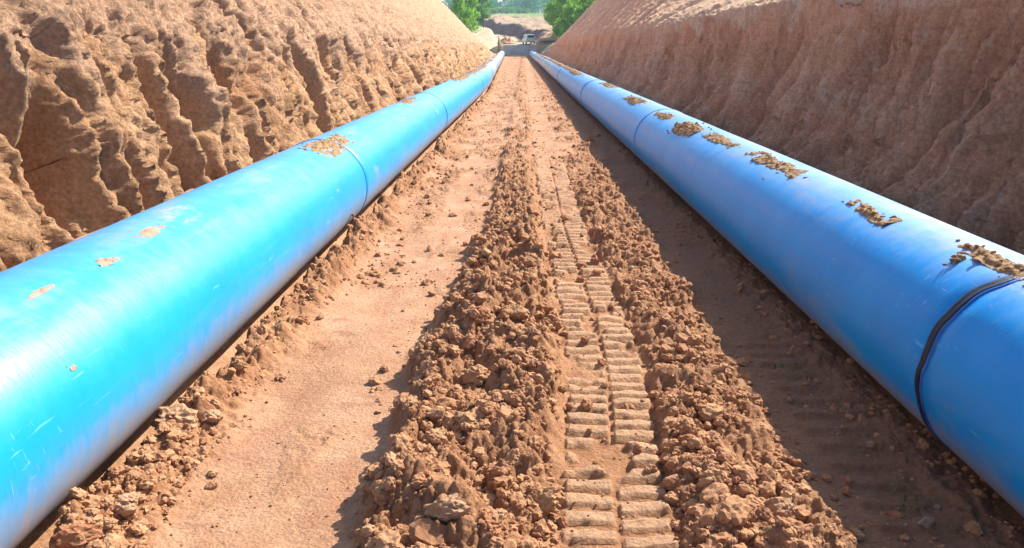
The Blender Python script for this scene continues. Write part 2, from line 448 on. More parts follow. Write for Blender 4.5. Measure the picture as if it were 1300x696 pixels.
def make_bank(side, name, mat, label):
    if side < 0:
        svals = np.concatenate([np.linspace(-.25, 2.0, 190), np.linspace(2.0, 7.6, 190)[1:], 7.6 * np.exp(np.arange(1, 26) * .16)])
    else:
        svals = np.concatenate([np.linspace(-.25, 1.6, 190), np.linspace(1.6, 6.2, 120)[1:], 6.2 * np.exp(np.arange(1, 26) * .168)])
    yrow = np.concatenate([np.arange(-12, 2.4, .14), 2.4 * np.exp(np.arange(0, 1200) * .0038)])
    yrow = np.append(yrow[yrow < 140], 140.)
    s = svals[None, :] + 0 * yrow[:, None]; y = yrow[:, None] + 0 * s
    z = bank_profile(side, np.maximum(s, 0), y) - .3 * (s < 0) * (-s / .25)
    # arc-length-like coordinate and outward normal of profile
    ds = np.gradient(s, axis=1); dz = np.gradient(z, axis=1)
    L = np.hypot(ds, dz); nx = dz / L; nz = -ds / L         # points outward/under => carve direction (away from trench)
    v = np.cumsum(L, axis=1)
    nearf = 1.0
    if side < 0:
        lean = y - v * .22
        warp = fbm(y * .5, v * .35, 3, 101) * .28
        face = ss(.0, .5, v) * (1 - ss(2.1, 2.95, v + fbm(y * 1.3, v * 0, 4, 99) * .9))
        q = lean + warp
        q = q + .045 * fbm(y * 2.2, v * .9, 4, 104, .6)
        def saw(qq, vv, sd, snap):
            """gouges cut side by side: each recedes slowly along the trench, then breaks back steeply towards the viewer's side"""
            c_ = np.floor(qq); fr_ = qq - c_
            ci = c_.astype(np.int64)
            a_ = RND[hsh(ci, ci * 0 + 3, sd), 0]; p_ = RND[hsh(ci, ci * 0 + 3, sd), 1]
            g_ = ss(-.45, .10, gn(vv + p_ * 17, c_ * 1.37, sd + 1) + .18)
            body = np.where(fr_ < 1 - snap, (fr_ / (1 - snap)) ** .8, 1 - ss(0, 1, (fr_ - 1 + snap) / snap))
            return body * (.20 + 1.0 * a_) * g_
        rag = .075 * fbm(y * 2.6, v * 1.3, 4, 171, .5)
        qb = q + .55 * gn(q * .45, y * 0 + 2.2, 173)
        carve = .40 * saw(qb * 1.15 + rag * 1.1, v * .38, 181, .24) + .21 * saw(qb * 2.9 + rag * 2.0 + .37, v * .6, 185, .32) + .075 * saw(qb * 7.0 + rag * 3, v * .9, 189, .42)
        carve = carve - .20 * gn(q * .33, v * .18, 109) - .09 * fbm(q * 1.7, v * .7, 4, 117, .5)
        # one large scoop close to the viewer, its far flank steep
        d = (lean - 5.75 + .05 * v)
        carve = carve + .75 * ss(-.75, -.05, d) * (1 - ss(.0, .36, d)) * ss(.5, 1.5, v) * (1 - ss(2.2, 3.6, v + .5 * fbm(y * 1.5, v, 3, 116)))
        # buttress below it
        dd = ((y - 5.0) / .55) ** 2 + ((v - .9) / .9) ** 2
        carve = carve - .28 * np.exp(-dd)
        lump = fbm(y * 1.6, v * 1.6, 5, 121, .58)
        f1, f2, c1 = worley(y * 3.1 + lump * .3, v * 2.3, 123)
        g1, g2, c2 = worley(y * 8 + lump * .4, v * 6.5, 127)
        c1_, c2_, _ = worley(q * 1.9 + .4 * fbm(y * 3, v * 3, 3, 118), v * 1.1, 119)
        disp = face * carve
        disp = disp - .045 * lump * (face * .6 + .7) - (.030 * np.sqrt(np.clip(1 - (f1 / .6) ** 2, 0, 1)) * c1 + .03 * np.sqrt(np.clip(1 - (g1 / .6) ** 2, 0, 1)) * c2) * (.55 + .45 * face)
        w1_ = .35 * fbm(y * 2.4, v * 1.8, 3, 161); w2_ = .35 * fbm(y * 2.4 + 9, v * 1.8, 3, 163)
        disp = disp + (.026 - .006 * face) * facets(y * 9 + w1_ * 3, v * 7 + w2_ * 3, 169) + .03 * face * facets(y * 2.6 + w1_, v * 2.0 + w2_, 167)
        disp = disp - (.028 + .010 * face) * fbm(y * 6.5, v * 3.6, 4, 151, .62)
        top = 1 - ss(.2, .9, face)
        h1, h2, c3 = worley(y * 4.6 + .5 * lump, v * 3.8, 153)
        disp = disp - (1 - face) * (.11 * np.sqrt(np.clip(1 - (h1 / .62) ** 2, 0, 1)) * c3 * ss(-.4, .1, lump) + .035 * fbm(y * 9, v * 9, 3, 155, .6))
        top = top * ss(1.6, 2.3, v)
        # runnels in the loose spoil
        disp = disp + top * .22 * np.clip(1 - np.abs(gn(q * .9, v * .12 + 5, 131)) * 3.0, 0, 1) ** 2 * ss(-.1, .3, gn(y * .3, v * .5, 133) + .1)
        grass_s = 7.4
    else:
        warp = fbm(y * .45, v * .25, 2, 201) * .30
        face = ss(.0, .4, v) * (1 - ss(2.6, 3.5, v))
        q = y + .18 * v + warp - .22 * np.clip(1.3 - v, 0, 2) ** 2
        cell = q / 1.35
        jit = gn(np.floor(cell) * 3.7, 0 * y + .5, 203)
        fr = (cell % 1.0)
        scal = (1 - (2 * fr - 1) ** 2) ** .8
        amp = .17 + .12 * jit
        t2 = (q / .27) % 1.0
        teeth = (1 - (2 * t2 - 1) ** 2)
        lump = fbm(y * 1.2, v * 1.2, 5, 221, .55)
        fine = fbm(y * 3.5, v * 1.1, 4, 223, .6)
        r1 = np.clip(1 - np.abs(gn(q * .9, v * .25, 225)) * 3.2, 0, 1) ** 2
        far = ss(8, 18, y)
        crease = np.clip(1 - np.abs(fr - .5) * (9 + 4 * jit), 0, 1) ** 1.2 * ss(-.5, .3, gn(cell * .9, v * .7, 204) + .15)
        disp = face * (.8 * amp * scal * (1 - .5 * far) + .26 * crease * (1 - .3 * far) + .020 * teeth * ss(-.2, .3, gn(y, v, 229)) + .18 * r1 + .10 * gn(q * .5, v * .4, 231))
        r2 = np.clip(1 - np.abs(gn(q * 2.6, v * .3, 235)) * 2.4, 0, 1) ** 2
        disp = disp + face * (.35 + .65 * far) * .13 * r2 + face * .06 * np.clip(1 - np.abs(gn(q * 5.5, v * .5, 236)) * 2.4, 0, 1) * ss(-.2, .2, gn(y * .7, v * .5, 238))
        disp = disp - .07 * lump * (.35 + .65 * face) - .035 * fine - .022 * fbm(y * 8, v * 5, 4, 251, .62)
        w1_ = .3 * fbm(y * 2.4, v * 1.2, 3, 261); w2_ = .3 * fbm(y * 2.4 + 9, v * 1.2, 3, 263)
        V_ = lambda n_, k_: np.clip(1 - np.abs(n_) * k_, 0, 1)
        disp = disp + face * (.27 * V_(gn(q * 1.1 + 4, v * .10, 271), 6.0) + .11 * V_(gn(q * 3.0 + 4, v * .16, 273), 4.5) * ss(-.3, .2, gn(q * .8, v * .6, 274)) + .045 * V_(gn(q * 8 + 4, v * .30, 275), 3.5))
        disp = disp + face * (.060 * facets(q * 2.6 + w1_, v * .55 + w2_, 265) + .032 * facets(q * 7.5 + w1_ * 2, v * 1.2 + w2_ * 2, 267)) + .014 * facets(y * 14 + w1_ * 3, v * 6 + w2_ * 3, 269)
        f1, f2, c1 = worley(y * 2.4 + lump * .5, v * 2.8, 237)
        disp = disp + face * .03 * ss(.09, .0, f2 - f1) * ss(0, .3, gn(y * .7, v * .7, 239))
        g1, g2, c2 = worley(y * 6, v * 6, 241)
        disp = disp - .03 * np.sqrt(np.clip(1 - (g1 / .6) ** 2, 0, 1)) * c2 * (1 - face)
        up = 1 - face
        disp = disp + up * ss(2, 3, v) * .22 * np.clip(1 - np.abs(gn(q * .55, v * .10 + 5, 243)) * 2.6, 0, 1) ** 2
        top = ss(3.15, 3.4, v + .3 * fbm(y * .8, v, 3, 250)) * ss(1, 2, v) * (1 - .65 * ss(14, 40, y))
        grass_s = 5.2
    disp = disp * (1 - ss(grass_s * .95, grass_s * 1.3, s))
    xo = s + nx * disp
    zz = z + nz * disp
    xx = toe(side, y) + (-xo if side < 0 else xo)
    grass = ss(grass_s, grass_s * 1.12, s + fbm(y * .4, s * .4, 3, 301) * .6)
    zz = zz + grass * .12 * fbm(y * .7, s * .5, 4, 305)
    o = mesh_np(name, np.stack([xx, y, zz], -1).reshape(-1, 3), grid_faces(*s.shape, flip=side < 0), mat, True,
                dict(top=np.clip(top, 0, 1), grass=grass))
    tag(o, label, kind='structure')
    return o
make_bank(-1, "hill", M['bank_l'], "sunlit gullied sandy clay bank of the trench rising behind the left pipe")
make_bank(1, "hill", M['bank_r'], "shaded red brown clay bank of the trench rising behind the right pipe")

# ------------------------------------------------------------------ land beyond the trench
LA, LB = np.array([1.6, 160.0]), np.array([-19.0, 262.0])       # foot of the far cut
def far_z(x, y):
    road = np.interp(y, [140, 142, 150, 165, 200, 262, 300, 345, 460, 700, 1600], [.2, 1.7, 2.1, 2.9, 4.5, 7.9, 10.5, 14.6, 19.3, 26, 40])
    up = np.interp(y, [140, 150, 165, 200, 262, 300, 345, 460, 700, 1600], [2.2, 3.6, 4.9, 7.0, 10.2, 12.2, 15.0, 19.5, 26, 40])
    dvec = (LB - LA) / np.linalg.norm(LB - LA)
    n = np.array([dvec[1], -dvec[0]])
    sd = (x - LA[0]) * n[0] + (y - LA[1]) * n[1]       # positive to the right / beyond
    sd = np.where(y < 160, x - 1.6, sd)
    sd = sd + fbm(x * .15, y * .1, 3, 401) * .8
    z = lerp(road, up, ss(0, 2.4, sd))
    z = z + ss(-3.4, -5.2, x - np.interp(y, [140, 160, 200, 262, 1600], [0, -2.0, -7, -20, -60])) * np.interp(y, [140, 165, 200, 262], [3.0, 2.6, 1.8, 0])
    # terraces of spoil
    z = z + 1.0 * ss(.1, .5, fbm(x * .05, y * .04, 3, 405)) * ss(170, 200, y) * (1 - ss(290, 335, y)) * ss(0, 4, sd)
    z = z + .45 * fbm(x * .2, y * .15, 4, 409) * ss(150, 165, y) * (1 - ss(330, 380, y))
    return z
def near_z140(x):
    l = bank_profile(-1, np.maximum(toe(-1, 140.) - x, 0), 140.)
    r = bank_profile(1, np.maximum(x - toe(1, 140.), 0), 140.)
    return np.maximum(l, r)
def land_z(x, y):
    w = ss(140.5, 158, y); f = far_z(x, y); n = near_z140(x)
    side = ss(0, 1.5, x - toe(1, 140.)) + ss(0, 1.5, toe(-1, 140.) - x)
    w = np.where(side > 0, w, ss(140.3, 142, y))
    return lerp(n, f, w)
fy = np.concatenate([np.arange(139.9, 175, .22), np.arange(175, 350, .8), 350 * np.exp(np.arange(0, 90) * .027)])
fx = np.concatenate([-32 - np.exp(np.arange(42, 0, -1) * .165) , np.arange(-32, 32, .22), 32 + np.exp(np.arange(1, 43) * .165)])
FX, FY = np.meshgrid(fx, fy)
FZ = land_z(FX, FY) - .02
t = NT("far_land", (.82, .84, .80))
yy_ = t.xyz()[1]; xx_ = t.xyz()[0]
soil = t.ramp(t.noise(.25, 6, .7), [(.3, (.30, .19, .13)), (.5, (.42, .29, .20)), (.7, (.50, .37, .26))])
grs = t.ramp(t.noise(.08, 6, .7), [(.3, (.13, .24, .05)), (.55, (.22, .32, .08)), (.75, (.36, .36, .14))])
edge = t.math('ADD', yy_, t.math('MULTIPLY', t.math('SUBTRACT', t.noise(.06, 4, .6), .5), 90.))
gm = t.rng(edge, 275, 312)
c = t.mix(gm, soil, grs)
c = t.mix(t.attr("road"), c, t.ramp(t.noise(.6, 5, .7), [(.35, (.50, .40, .29)), (.65, (.62, .51, .38))]))
c = t.mix(t.attr("cut"), c, (.20, .125, .115))  # shade on the viewer-facing far cut, put into its colour
M['land'] = t.out(c, .95, t.bump(t.noise(1.2, 7, .7), .8, .35), .15)
dvec = (LB - LA) / np.linalg.norm(LB - LA)
SD = (FX - LA[0]) * dvec[1] - (FY - LA[1]) * dvec[0]
SD = np.where(FY < 160, FX - 1.6, SD)
SDn = SD + fbm(FX * .15, FY * .1, 3, 401) * .8
roadm = ss(-.2, -1.2, SDn) * ss(-26, -14, SD) * ss(141, 144, FY) * (1 - ss(285, 310, FY))
cut_shade = ss(-.2, .3, SDn) * (1 - ss(2.2, 2.8, SDn)) * ss(150, 158, FY) * (1 - ss(258, 275, FY))
o = mesh_np("terrain", np.stack([FX, FY, FZ], -1).reshape(-1, 3), grid_faces(*FX.shape), M['land'], True, dict(road=roadm, cut=cut_shade))
tag(o, "far earthworks, pale haul road and green field beyond the trench", kind='structure')
# land around and behind the viewer, below everything, so that the ground reaches the horizon on every side
def apron(x0, x1, y0, y1, z):
    xs_ = np.linspace(x0, x1, 30); ys_ = np.linspace(y0, y1, 30)
    a, b = np.meshgrid(xs_, ys_)
    c_ = z + 1.5 * fbm(a * .004, b * .004, 3, 501)
    return np.stack([a, b, c_], -1).reshape(-1, 3), grid_faces(30, 30)
va, fa = apron(-3000, 3000, -3000, -11.9, 2.5)
o = mesh_np("field", va, fa, M['land'], True, dict(road=np.zeros(len(va)), cut=np.zeros(len(va))))
tag(o, "open land behind the viewer", kind='structure')

# ------------------------------------------------------------------ pipelines
def tube(cx, cz, y0, y1, rad, seed, thick=.045, nseg=112, dents=()):
    n = max(8, int((y1 - y0) / .12)) if y0 < 20 else max(6, int((y1 - y0) / .5))
    ys = np.linspace(y0, y1, n)
    th = np.linspace(0, 2 * np.pi, nseg + 1)
    T, YY = np.meshgrid(th, ys)
    r = rad + .0025 * fbm(YY * .6, np.cos(T) * 1.2 + seed, 2, seed) + .0015 * np.cos(2 * T + seed)
    e = .012
    for (dy, dt, da, sy, st) in dents:
        r = r - da * np.exp(-((YY - dy) / sy) ** 2 - ((T - dt) / st) ** 2)
    def ring(rr, yv):
        Tt = th[None, :]; yv = np.array([[yv]]) + 0 * Tt
        return np.stack([cx(yv) + rr * np.cos(Tt), yv, cz(yv) + rr * np.sin(Tt)], -1)
    V = np.stack([cx(YY) + r * np.cos(T), YY, cz(YY) + r * np.sin(T)], -1)
    V = np.concatenate([ring(rad - thick, y0 + .35), ring(rad - thick, y0), ring(rad - e, y0 - .0), V, ring(rad - e, y1 + .0), ring(rad - thick, y1), ring(rad - thick, y1 - .35)], 0)
    V[3] = ring(rad, y0 + e)[0]; V[-4] = ring(rad, y1 - e)[0]
    nr = V.shape[0]
    T2 = np.broadcast_to(th[None, :], V.shape[:2])
    ang = np.sin(T2)
    return V.reshape(-1, 3), grid_faces(nr, nseg + 1, flip=False), ang.ravel(), V[..., 1].ravel()

def torus_band(cx, cz, y, prof, nseg=112, wob=.004, seed=0, a0=0, a1=2 * math.pi, taper=None):
    """prof: list of (dy, radius); a ring swept round the pipe with a slightly wavering line"""
    th = np.linspace(a0, a1, nseg + 1)
    rows = []
    for dy, r in prof:
        yy2 = y + dy * (taper(th) if taper else 1) + wob * fbm(np.cos(th) * 2 + seed, np.sin(th) * 2, 3, 60 + seed)
        rr = r + .0015 * fbm(th * 3, th * 0 + dy * 40, 2, 66 + seed)
        rows.append(np.stack([cx(yy2) + rr * np.cos(th), yy2, cz(yy2) + rr * np.sin(th)], -1))
    V = np.stack(rows)
    return V.reshape(-1, 3), grid_faces(len(prof), nseg + 1)

def pipeline(name, cx, cz, joints, mat, label, faraway, labels, dents=()):
    root = empty(name, (float(cx(0)), 0, 0))
    tag(root, label, "pipeline")
    off = np.array([float(cx(0)), 0, 0])
    for k, (j0, j1) in enumerate(zip(joints[:-1], joints[1:])):
        v, f, ang, yv = tube(cx, cz, j0[0] + (.009 if j0[1] == 'black' else .001), j1[0] - (.009 if j1[1] == 'black' else .001), RAD, 3 + k, dents=[d for d in dents if j0[0] < d[0] < j1[0]])
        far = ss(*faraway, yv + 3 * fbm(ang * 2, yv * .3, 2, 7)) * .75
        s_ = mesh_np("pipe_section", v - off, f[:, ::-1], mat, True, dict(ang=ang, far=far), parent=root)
        if k < len(labels) and labels[k]: s_['label'] = labels[k]
    for k, (jy, kind) in enumerate(joints):
        if kind == 'black':
            q = 1.0 if jy < 6 else 1.1
            prof = [(a_ * q, b_) for a_, b_ in [(-.030, RAD - .03), (-.026, RAD + .004), (-.016, RAD + .006), (-.006, RAD + .004), (.006, RAD + .003), (.016, RAD + .006), (.027, RAD + .005), (.030, RAD - .03)]]
            tp = (lambda a_: .50 + .65 * np.exp(-((a_ - 2.35) / .45) ** 2) + .12 * np.sin(a_ * 7)) if jy < 6 else None
            v, f = torus_band(cx, cz, jy, prof, seed=k, wob=.022 if jy < 6 else .010, taper=tp)
            mesh_np("joint_seal", v - off, f[:, ::-1], M['black'], True, None, parent=root)
            if jy < 6:
                prof = [(-.050, RAD - .01), (-.047, RAD + .0035), (-.036, RAD + .0065), (-.030, RAD - .01)]
                v, f = torus_band(cx, cz, jy, prof, seed=k, wob=.022)
                mesh_np("collar_lip", v - off, f[:, ::-1], M['blue_edge'], True, None, parent=root)
        elif kind == 'weld':
            prof = [(-.022, RAD - .02), (-.018, RAD + .004), (-.006, RAD + .009), (.006, RAD + .009), (.018, RAD + .004), (.022, RAD - .02)]
            v, f = torus_band(cx, cz, jy, prof, seed=k)
            mesh_np("weld_bead", v - off, f[:, ::-1], M['weld'], True, None, parent=root)
    return root
JL = [(-9, None), (3.0 - 3.9, 'weld'), (8.1, 'weld'), (16.2, 'black'), (28.5, 'weld'), (41, 'black'), (54, 'weld'), (67, 'weld'), (80, 'black'), (93, 'weld'), (106, 'weld'), (119, 'weld'), (134, None)]
JR = [(-9, None), (3.32, 'black'), (12.5, 'weld'), (23.5, 'weld'), (38, 'black'), (51, 'weld'), (64, 'weld'), (77, 'weld'), (90, 'weld'), (103, 'weld'), (118, 'weld'), (136, None)]
pipe_left = pipeline("pipeline", xl, zl, JL, M['pipe_l'], "long blue plastic pipeline along the sunlit gullied bank, dusty along its lower flank", (30, 46),
    [None, "nearest bright blue pipe section with a wide glossy sheen", None, None])
pipe_right = pipeline("pipeline", xr, zr, JR, M['pipe_r'], "long blue plastic pipeline below the shaded red bank, with mud along its top", (36, 52),
    ["short near blue pipe section this side of the black joint", "deep blue pipe section beyond the black joint"], dents=((3.05, 2.55, .012, .06, .10), (3.15, 2.2, .006, .05, .2)))

# ------------------------------------------------------------------ clods and stones
ICO = {}
def ico(sub):
    if sub not in ICO:
        bm = bmesh.new(); bmesh.ops.create_icosphere(bm, subdivisions=sub, radius=1)
        bm.verts.ensure_lookup_table()
        ICO[sub] = (np.array([v.co[:] for v in bm.verts]), np.array([[v.index for v in f.verts] for f in bm.faces])); bm.free()
    return ICO[sub]
def rock_shape(rs, sub, squash=.7, rough=.06, planes=9):
    v, f = ico(sub); v = v.copy()
    for _ in range(planes):
        n = rs.normal(size=3); n /= np.linalg.norm(n)
        d = rs.uniform(.55, .9)
        p = v @ n; over = np.clip(p - d, 0, None)
        v -= over[:, None] * n * .95
    a = rs.uniform(0, 50)
    nz = fbm(v[:, 0] * 2 + a, v[:, 1] * 2 + v[:, 2] * 1.7, 4, 77, .6)
    nz2 = fbm(v[:, 2] * 5 + a, v[:, 1] * 5 - v[:, 0] * 4, 3, 79, .7)
    v *= (1 + rough * 1.6 * nz + rough * .8 * nz2)[:, None]
    v *= np.array([rs.uniform(.75, 1.25), rs.uniform(.75, 1.2), squash * rs.uniform(.8, 1.15)])
    return v, f
def rot_mats(rs, n, tilt=.5):
    a = rs.uniform(0, 2 * np.pi, n); b = rs.normal(0, tilt, n); c = rs.normal(0, tilt, n)
    def m(ax, t):
        o_ = np.zeros((n, 3, 3)); i, j = [(1, 2), (2, 0), (0, 1)][ax]
        o_[:, ax, ax] = 1; o_[:, i, i] = np.cos(t); o_[:, j, j] = np.cos(t); o_[:, i, j] = -np.sin(t); o_[:, j, i] = np.sin(t)
        return o_
    return m(2, a) @ m(0, b) @ m(1, c)
rs = np.random.RandomState(42)
protos = {1: [rock_shape(rs, 1, .78, .13, 4) for _ in range(10)], 2: [rock_shape(rs, 2, .78, .15, 6) for _ in range(14)], 3: [rock_shape(rs, 3, .78, .15, 6) for _ in range(8)]}
def scatter(P, size, tone, name, label, sink=.25, mat=None):
    VS, FS, TS = [], [], []; base = 0
    lvl = np.where(size / np.maximum(P[:, 1], 1) > .0065, 3, np.where(size / np.maximum(P[:, 1], 1) > .0022, 2, 1))
    for L in (1, 2, 3):
        for k, (v, f) in enumerate(protos[L]):
            idx = np.where((lvl == L) & (np.arange(len(P)) % len(protos[L]) == k))[0]
            if not len(idx): continue
            Rm = rot_mats(rs, len(idx), .35)
            W = np.einsum('nij,vj->nvi', Rm, v) * size[idx][:, None, None]
            Q = P[idx].copy(); Q[:, 2] += size[idx] * (.5 - sink)
            W = W + Q[:, None, :]
            nv = len(v)
            FS.append((f[None] + (base + np.arange(len(idx)) * nv)[:, None, None]).reshape(-1, 3))
            VS.append(W.reshape(-1, 3)); TS.append(np.repeat(tone[idx], nv)); base += nv * len(idx)
    o = mesh_np(name, np.concatenate(VS), np.concatenate(FS), mat or M['clod'], False, dict(tone=np.concatenate(TS)))
    tag(o, label, kind='stuff')
    return o
def sample(n, x0, x1, y0, y1, dens, smin, smax, pw=1.6):
    u = rs.rand(n * 4); y = (y0 ** (1 - pw) + u * (y1 ** (1 - pw) - y0 ** (1 - pw))) ** (1 / (1 - pw))
    x = x0(y) + rs.rand(n * 4) * (x1(y) - x0(y))
    keep = np.where(rs.rand(n * 4) < dens(x, y))[0][:n]
    x, y = x[keep], y[keep]
    size = smin * (smax / smin) ** (rs.rand(len(x)) ** 3.6)
    return np.stack([x, y, floor_h(x, y)], 1), size
def dens_m(x, y):
    m1, m2, fd = mound_parts(x, y)
    u = np.abs(x - track_c(y)) < .24
    return np.clip((m1 + .8 * m2 + .06) * (.55 + .9 * fbm(x * 2, y * 2, 3, 91)), 0, 1) * np.where(u, .45, 1) * (1 - ss(7, 16, y) * (.45 + .5 * ss(.15, -.15, fbm(x * 1.3, y * .5, 3, 92))))
cst = lambda c: (lambda y: c + 0 * y)
P0, s0 = sample(110, cst(-.75), cst(1.45), 2.2, 9, dens_m, .040, .075)
P, s = sample(12000, cst(-.95), cst(1.55), 2.1, 26, dens_m, .007, .046)
P = np.concatenate([P, P0]); s = np.concatenate([s, s0])
scatter(P, s, np.clip(rs.normal(.5, .28, len(s)), 0, 1), "dirt_crumbs", "loose brown clods heaped in the two ridges along the track marks", .22)
def dens_l(x, y):
    d = x - (xl(y) + .50)
    return np.clip(np.exp(-(d / .17) ** 2) * (.6 + 1.1 * fbm(x * 1.5, y * 1.1, 3, 93)), 0, 1)
P, s = sample(3000, lambda y: xl(y) + .30, lambda y: xl(y) + 1.15, 2.1, 40, dens_l, .008, .042)
scatter(P, s, np.clip(rs.normal(.62, .28, len(s)), 0, 1), "rubble", "loose crumbled soil and small stones along the dusty flank of the pipe", .2)
P, s = sample(1500, cst(1.35), lambda y: xr(y) - .15, 2.1, 30, lambda x, y: np.clip(.35 + .8 * fbm(x * 1.6, y * 1.2, 3, 95), 0.05, 1), .006, .030)
scatter(P, s, np.clip(rs.normal(.5, .3, len(s)), 0, 1), "gravel", "small stones and crumbs on the shaded strip of floor by the mud topped pipe", .3)
P, s = sample(500, cst(-1.5), cst(-.7), 2.1, 30, lambda x, y: np.clip(.1 + fbm(x * 2.2, y * 1.2, 3, 47), 0.02, 1), .003, .010)
P2_, s2_ = sample(1500, cst(-1.5), cst(1.4), 6, 45, lambda x, y: np.clip(.15 + 1.2 * fbm(x * 1.8, y * .7, 3, 68), .03, 1), .010, .050, 1.3)
P = np.concatenate([P, P2_]); s = np.concatenate([s, s2_])
scatter(P, s, np.clip(rs.normal(.4, .3, len(s)), 0, 1), "grit", "sparse crumbs on the smooth trampled path", .3)

# single stones and clods placed one by one: pixel of the photograph -> spot on the floor
CR = cam.rotation_euler.to_matrix()
def ray(px, py):
    d = CR @ Vector(((px - 650) / 940, (348 - py) / 940, -1)); return d.normalized()
def on_floor(px, py):
    d = ray(px, py); z = 0.0
    for _ in range(12):
        t_ = (2.0 - z) / -d.z; x, y = d.x * t_, d.y * t_
        z = .5 * z + .5 * float(floor_h(np.array([x]), np.array([y]))[0])
    return x, y, z
def mat_stone(name, c1, c2):
    t = NT(name, (.86, .76, .68))
    c = t.mix(t.rng(t.noise(9, 6, .7), .35, .65), c1, c2)
    c = t.mix(t.rng(t.noise(30, 5, .7), .5, .72, 0, .6), c, tuple(x * .6 for x in c1))
    return t.out(c, .92, t.bump(t.noise(26, 7, .72), .8, .02), .2)
SM = dict(pale=mat_stone("pale_clay_lump", (.47, .30, .19), (.56, .39, .27)), red=mat_stone("red_clay_lump", (.38, .185, .10), (.50, .27, .16)),
          brown=mat_stone("brown_clay_lump", (.42, .25, .14), (.54, .36, .21)), grey=mat_stone("grey_stone", (.36, .28, .22), (.46, .37, .30)))
def stone(px, py, w, colour, name, label, cat, sq=.6, ell=1.25, group=None, sink=.3):
    x, y, z = on_floor(px, py)
    zc = y * .955 + (2 - z) * .296
    size = w / 940 * zc / 2
    r2 = np.random.RandomState(int(px * 7 + py))
    v, f = rock_shape(r2, 4, .85, .12, 7)
    ell = 1 + (ell - 1) * .5; sq = .85; size *= .74
    v = v * np.array([ell, 1 / ell ** .5, 1]) * size
    o = mesh_np(name, v, f, SM[colour], False)
    o.location = (x, y, z + size * sq * (1 - sink * 2.2)); o.rotation_euler = (r2.uniform(-.2, .2), r2.uniform(-.2, .2), r2.uniform(-.5, .5))
    tag(o, label, cat, group)
    return o
GL = "larger lumps beside the dusty pipe"; GM = "larger lumps on the cleat track ridges"; GR = "stones on the shaded strip"
